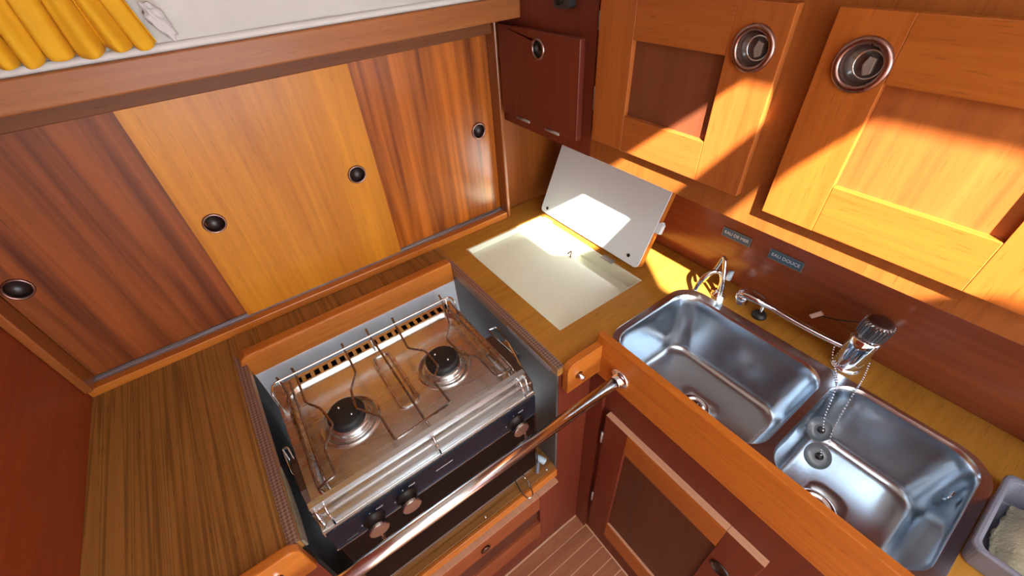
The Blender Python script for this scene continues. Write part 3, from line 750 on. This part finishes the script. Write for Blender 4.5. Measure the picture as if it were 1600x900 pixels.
# curtain & white cloth
bm = bmesh.new(); nx, nz = 220, 26; g = []
random.seed(3)
for i in range(nx + 1):
    x = -.445 + .433 * i / nx; col = []
    ph = 2 * pi * x / .029 + 1.2 * sin(x * 33)
    xr = max(0, (x + .06) / .05)
    for j in range(nz + 1):
        t_ = j / nz
        zz = .5975 + .0035 * sin(ph) - .002 * sin(ph * .5) + (.26) * t_
        amp = .0045 + .008 * (1 - t_) ** 2 if t_ < .9 else .006
        yy = .872 + .045 * t_ + amp * sin(ph * (1 - .03 * t_) + .8 * t_) + .003 * sin(2.3 * ph + 3 * t_)
        yy += .004 * math.exp(-t_ * 25)
        xx = x - .055 * t_ * ss(-.12, -.012, x) + .004 * cos(ph)
        col.append(bm.verts.new((xx, yy - .008, zz)))
    g.append(col)
for i in range(nx):
    for j in range(nz): bm.faces.new((g[i][j], g[i + 1][j], g[i + 1][j + 1], g[i][j + 1]))
o = fin('curtain', bm, 'curtain', smooth=True, label='yellow gathered curtain hanging over the white hull lining', cat='curtain')
md = o.modifiers.new('s', 'SOLIDIFY'); md.thickness = .0012
bm = bmesh.new(); bmesh.ops.create_uvsphere(bm, u_segments=28, v_segments=20, radius=1)
for v in bm.verts:
    n_ = .16 * sin(7 * v.co.x + 3 * v.co.z) + .12 * sin(9 * v.co.z + 5 * v.co.y) + .10 * sin(11 * v.co.y + 4 * v.co.x)
    v.co *= 1 + n_; v.co = Vector((v.co.x * .0105, v.co.y * .009, v.co.z * .024))
bmesh.ops.rotate(bm, verts=bm.verts, cent=(0, 0, 0), matrix=Matrix.Rotation(radians(-22), 3, 'Y'))
for v in bm.verts: v.co += Vector((-.001, .880, .622))
fin('crumpled_cloth', bm, 'whitecloth', smooth=True, label='small crumpled white cloth tucked beside the yellow curtain', cat='cloth')

# ================================================================== UPPER CABINET
XF = .645; XD = .631
uc = thing('upper_galley_cabinet', (.65, .4, .30), 'mahogany wall cabinet with three doors above the sink', 'cabinet')
ff = fin('face_frame', plate(rect(-.75, YB - .032, .30, .98), [], YZ, XF, XF + .016), 'frame', uc, bevel=.001)
fin('underside', B(XF + .017, XR - .001, -.75, YB - .034, .312, .322), 'red_y', uc)
# darker face part with the small flap
fin('end_face_panel', B(XF - .0022, XF - .0002, .632, YB - .0325, .3005, .98), 'red', uc, label='deep red face panel round the flap door')
fp = thing('flap_door', (.63, .8, .335), None, None); fp.parent = uc; fp.location = Vector((.63, .8, .335)) - uc.location
bm = plate(rect(.660, .938, .330, .528), [circ(.789, .494, .0165, 30)], YZ, XD - .004, XF - .0025)
fin('flap', bm, 'red', fp, bevel=.0015)
fin('finger_ring', lathe(bmesh.new(), [(.0165, -.003), (.0160, .002), (.018, .0038), (.0205, .003), (.0212, 0)], (XD - .004, .789, .494), (-1, 0, 0), 36), 'bronze', fp, smooth=True)
fin('finger_cup', lathe(bmesh.new(), [(.0166, .0005), (.016, -.0125), (0, -.013)], (XD - .004, .789, .494), (-1, 0, 0), 30), 'cup', fp, smooth=True)
for yy in (.850, .740):
    fin('hinge', tube(bmesh.new(), [(XD - .005, yy - .024, .331), (XD - .005, yy + .024, .331)], .0032, 10), 'lever', fp, smooth=True)
def cupdoor(y0, y1, py0, py1, z0, z1, pz0, pz1, ring, mats, name_label, deep):
    d = thing('door', (XD, (y0 + y1) / 2, z0), None, None); d.parent = uc; d.location = Vector((XD, (y0 + y1) / 2, z0)) - uc.location
    d['label'] = name_label
    ry, rz = ring; R_ = .0235
    for a, b_ in ((y0, py0), (py1, y1)):
        hs = [circ(ry, rz, R_, 32)] if a < ry < b_ else []
        fin('stile', plate(rect(a, b_, z0, z1), hs, YZ, XD, XF - .0004), mats[0], d, bevel=.0012)
    for a, b_ in ((z0, pz0), (pz1, z1)):
        fin('rail', B(XD + .0001, XF - .0004, py0, py1, a, b_), mats[1], d, bevel=.0012)
    fin('panel', B(XF - .0045, XF - .0008, py0 - .002, py1 + .002, pz0 - .002, pz1 + .002), mats[2], d)
    # latch ring
    rg = fin('latch_ring', lathe(bmesh.new(), [(.0215, -.006), (.0215, .002), (.0240, .0045), (.0285, .0040), (.0300, .0005), (.0300, 0)], (XD, ry, rz), (-1, 0, 0), 40), 'bronze', d, smooth=True)
    fin('latch_cup', lathe(bmesh.new(), [(.0216, .001), (.0205, -.0125), (0, -.0128)], (XD, ry, rz), (-1, 0, 0), 36), 'browncup', d, smooth=True)
    fin('inner_ring', tube(bmesh.new(), [(XD + .002, ry - .006 + .0150 * cos(a), rz + .001 + .0150 * sin(a)) for a in [2 * pi * k / 32 for k in range(32)]], .0011, 8, True), 'chrome', d, smooth=True)
    bm = plate([(ry - .012, rz - .008), (ry - .004, rz - .011), (ry + .000, rz), (ry - .004, rz + .010), (ry - .012, rz + .008)], [], YZ, XD + .001, XD + .008)
    fin('latch_lever', bm, 'lever', d, bevel=.0015)
    return d
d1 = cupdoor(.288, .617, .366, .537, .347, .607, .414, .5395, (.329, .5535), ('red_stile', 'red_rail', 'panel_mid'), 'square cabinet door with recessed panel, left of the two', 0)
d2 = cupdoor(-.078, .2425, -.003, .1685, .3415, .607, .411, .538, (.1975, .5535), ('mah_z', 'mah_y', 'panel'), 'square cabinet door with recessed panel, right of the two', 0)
for a, b_ in ((.545, .575), (.405, .45)):
    fin('hinge', tube(bmesh.new(), [(XD + .004, .6195, a), (XD + .004, .6195, b_)], .003, 8), 'lever', d1, smooth=True)
# socket
so = thing('black_socket', (.63, .715, .57), 'black rounded switch housing above the small flap door', 'switch')
fin('housing', plate(rrect(.693, .737, .572, .625, .006), [], YZ, XF - .020, XF - .0023), 'rubber', so, bevel=.002)
fin('toggle', lathe(bmesh.new(), [(.012, 0), (.012, .004), (.009, .006), (0, .006)], (XF - .020, .720, .590), (-1, 0, 0), 24), 'black_metal', so, smooth=True)

# labels
def lab(y0, y1, z0, z1, s, lbl, tilt=0):
    t_ = thing('engraved_label', (XR, (y0 + y1) / 2, z0), lbl, 'label')
    fin('plate', plate(rrect(y0, y1, z0, z1, .0008, 2), [], YZ, XR - .0022, XR - .0002), 'label', t_)
    bm = plate(rect(y0, y1, z0, z1), [rect(y0 + .0009, y1 - .0009, z0 + .0009, z1 - .0009)], YZ, XR - .0026, XR - .0021); fin('border', bm, 'lever', t_)
    text('lettering', s, .0108, (XR - .0022, (y0 + y1) / 2, (z0 + z1) / 2 + .0002), (0, -1, 0), (0, 0, 1), 'letter', t_, .0003)
lab(.330, .400, .112, .135, 'EAU DE MER', 'blue grey label reading EAU DE MER on the backsplash')
lab(.215, .287, .110, .134, 'EAU DOUCE', 'blue grey label reading EAU DOUCE on the backsplash')

# ================================================================== DISH TRAY + CLOTH + WOOD KNOB
dt = thing('dish_tray', (.66, -.27, 0), 'grey plastic tray with raised rim on the worktop right of the sink', 'tray')
tx0, tx1, ty0, ty1 = .578, .726, -.40, -.184
bm = bmesh.new(); prof = [(.010, .0015), (.006, .002), (0, .048), (-.006, .050), (-.008, .046), (-.006, .044)]
rings = []
for ins, z in [(.05, .0035), (.012, .0035), (.008, .006), (.003, .048), (-.001, .050), (-.005, .050), (-.006, .046), (-.002, .044), (.004, .002), (.05, .001)]:
    rings.append([bm.verts.new((x, y_, z)) for x, y_ in rrect(tx0 + ins, tx1 - ins, ty0 + ins, ty1 - ins, max(.004, .012 - ins * .1), 5)])
for a, b_ in zip(rings, rings[1:]):
    k_ = len(a)
    for i in range(k_): bm.faces.new((a[i], a[(i + 1) % k_], b_[(i + 1) % k_], b_[i]))
bm.faces.new(rings[0]); bm.faces.new(rings[-1][::-1])
fin('tray_shell', bm, 'tray', dt, smooth=False, bevel=.001)
bm = bmesh.new(); g = []; n = 44
for j in range(n + 1):
    g.append([])
    for i in range(n + 1):
        x = .592 + .118 * i / n; y_ = -.385 + .180 * j / n
        e = min(i, n - i, j, n - j) / n
        z = .010 + .024 * ss(0, .12, e) + .0035 * sin(30 * x * 2 + 3) * sin(40 * y_) + .0025 * random.random()
        g[-1].append(bm.verts.new((x + .003 * sin(60 * y_), y_ + .003 * sin(70 * x), z)))
for j in range(n):
    for i in range(n): bm.faces.new((g[j][i], g[j][i + 1], g[j + 1][i + 1], g[j + 1][i]))
o = fin('folded_cloth', bm, 'terry', smooth=True, label='cream terry cloth folded in the grey tray', cat='cloth')
md = o.modifiers.new('s', 'SOLIDIFY'); md.thickness = .006; md.offset = -1
bm = lathe(bmesh.new(), [(0, .050), (.012, .048), (.020, .038), (.023, .022), (.021, .006), (.018, 0), (0, 0)], (.855, -.245, -.0), (0, 0, 1), 28)
fin('wooden_knob', bm, 'trim_z' if False else 'trim_y', smooth=True, label='rounded orange wooden piece at the right edge behind the tray', cat='knob')
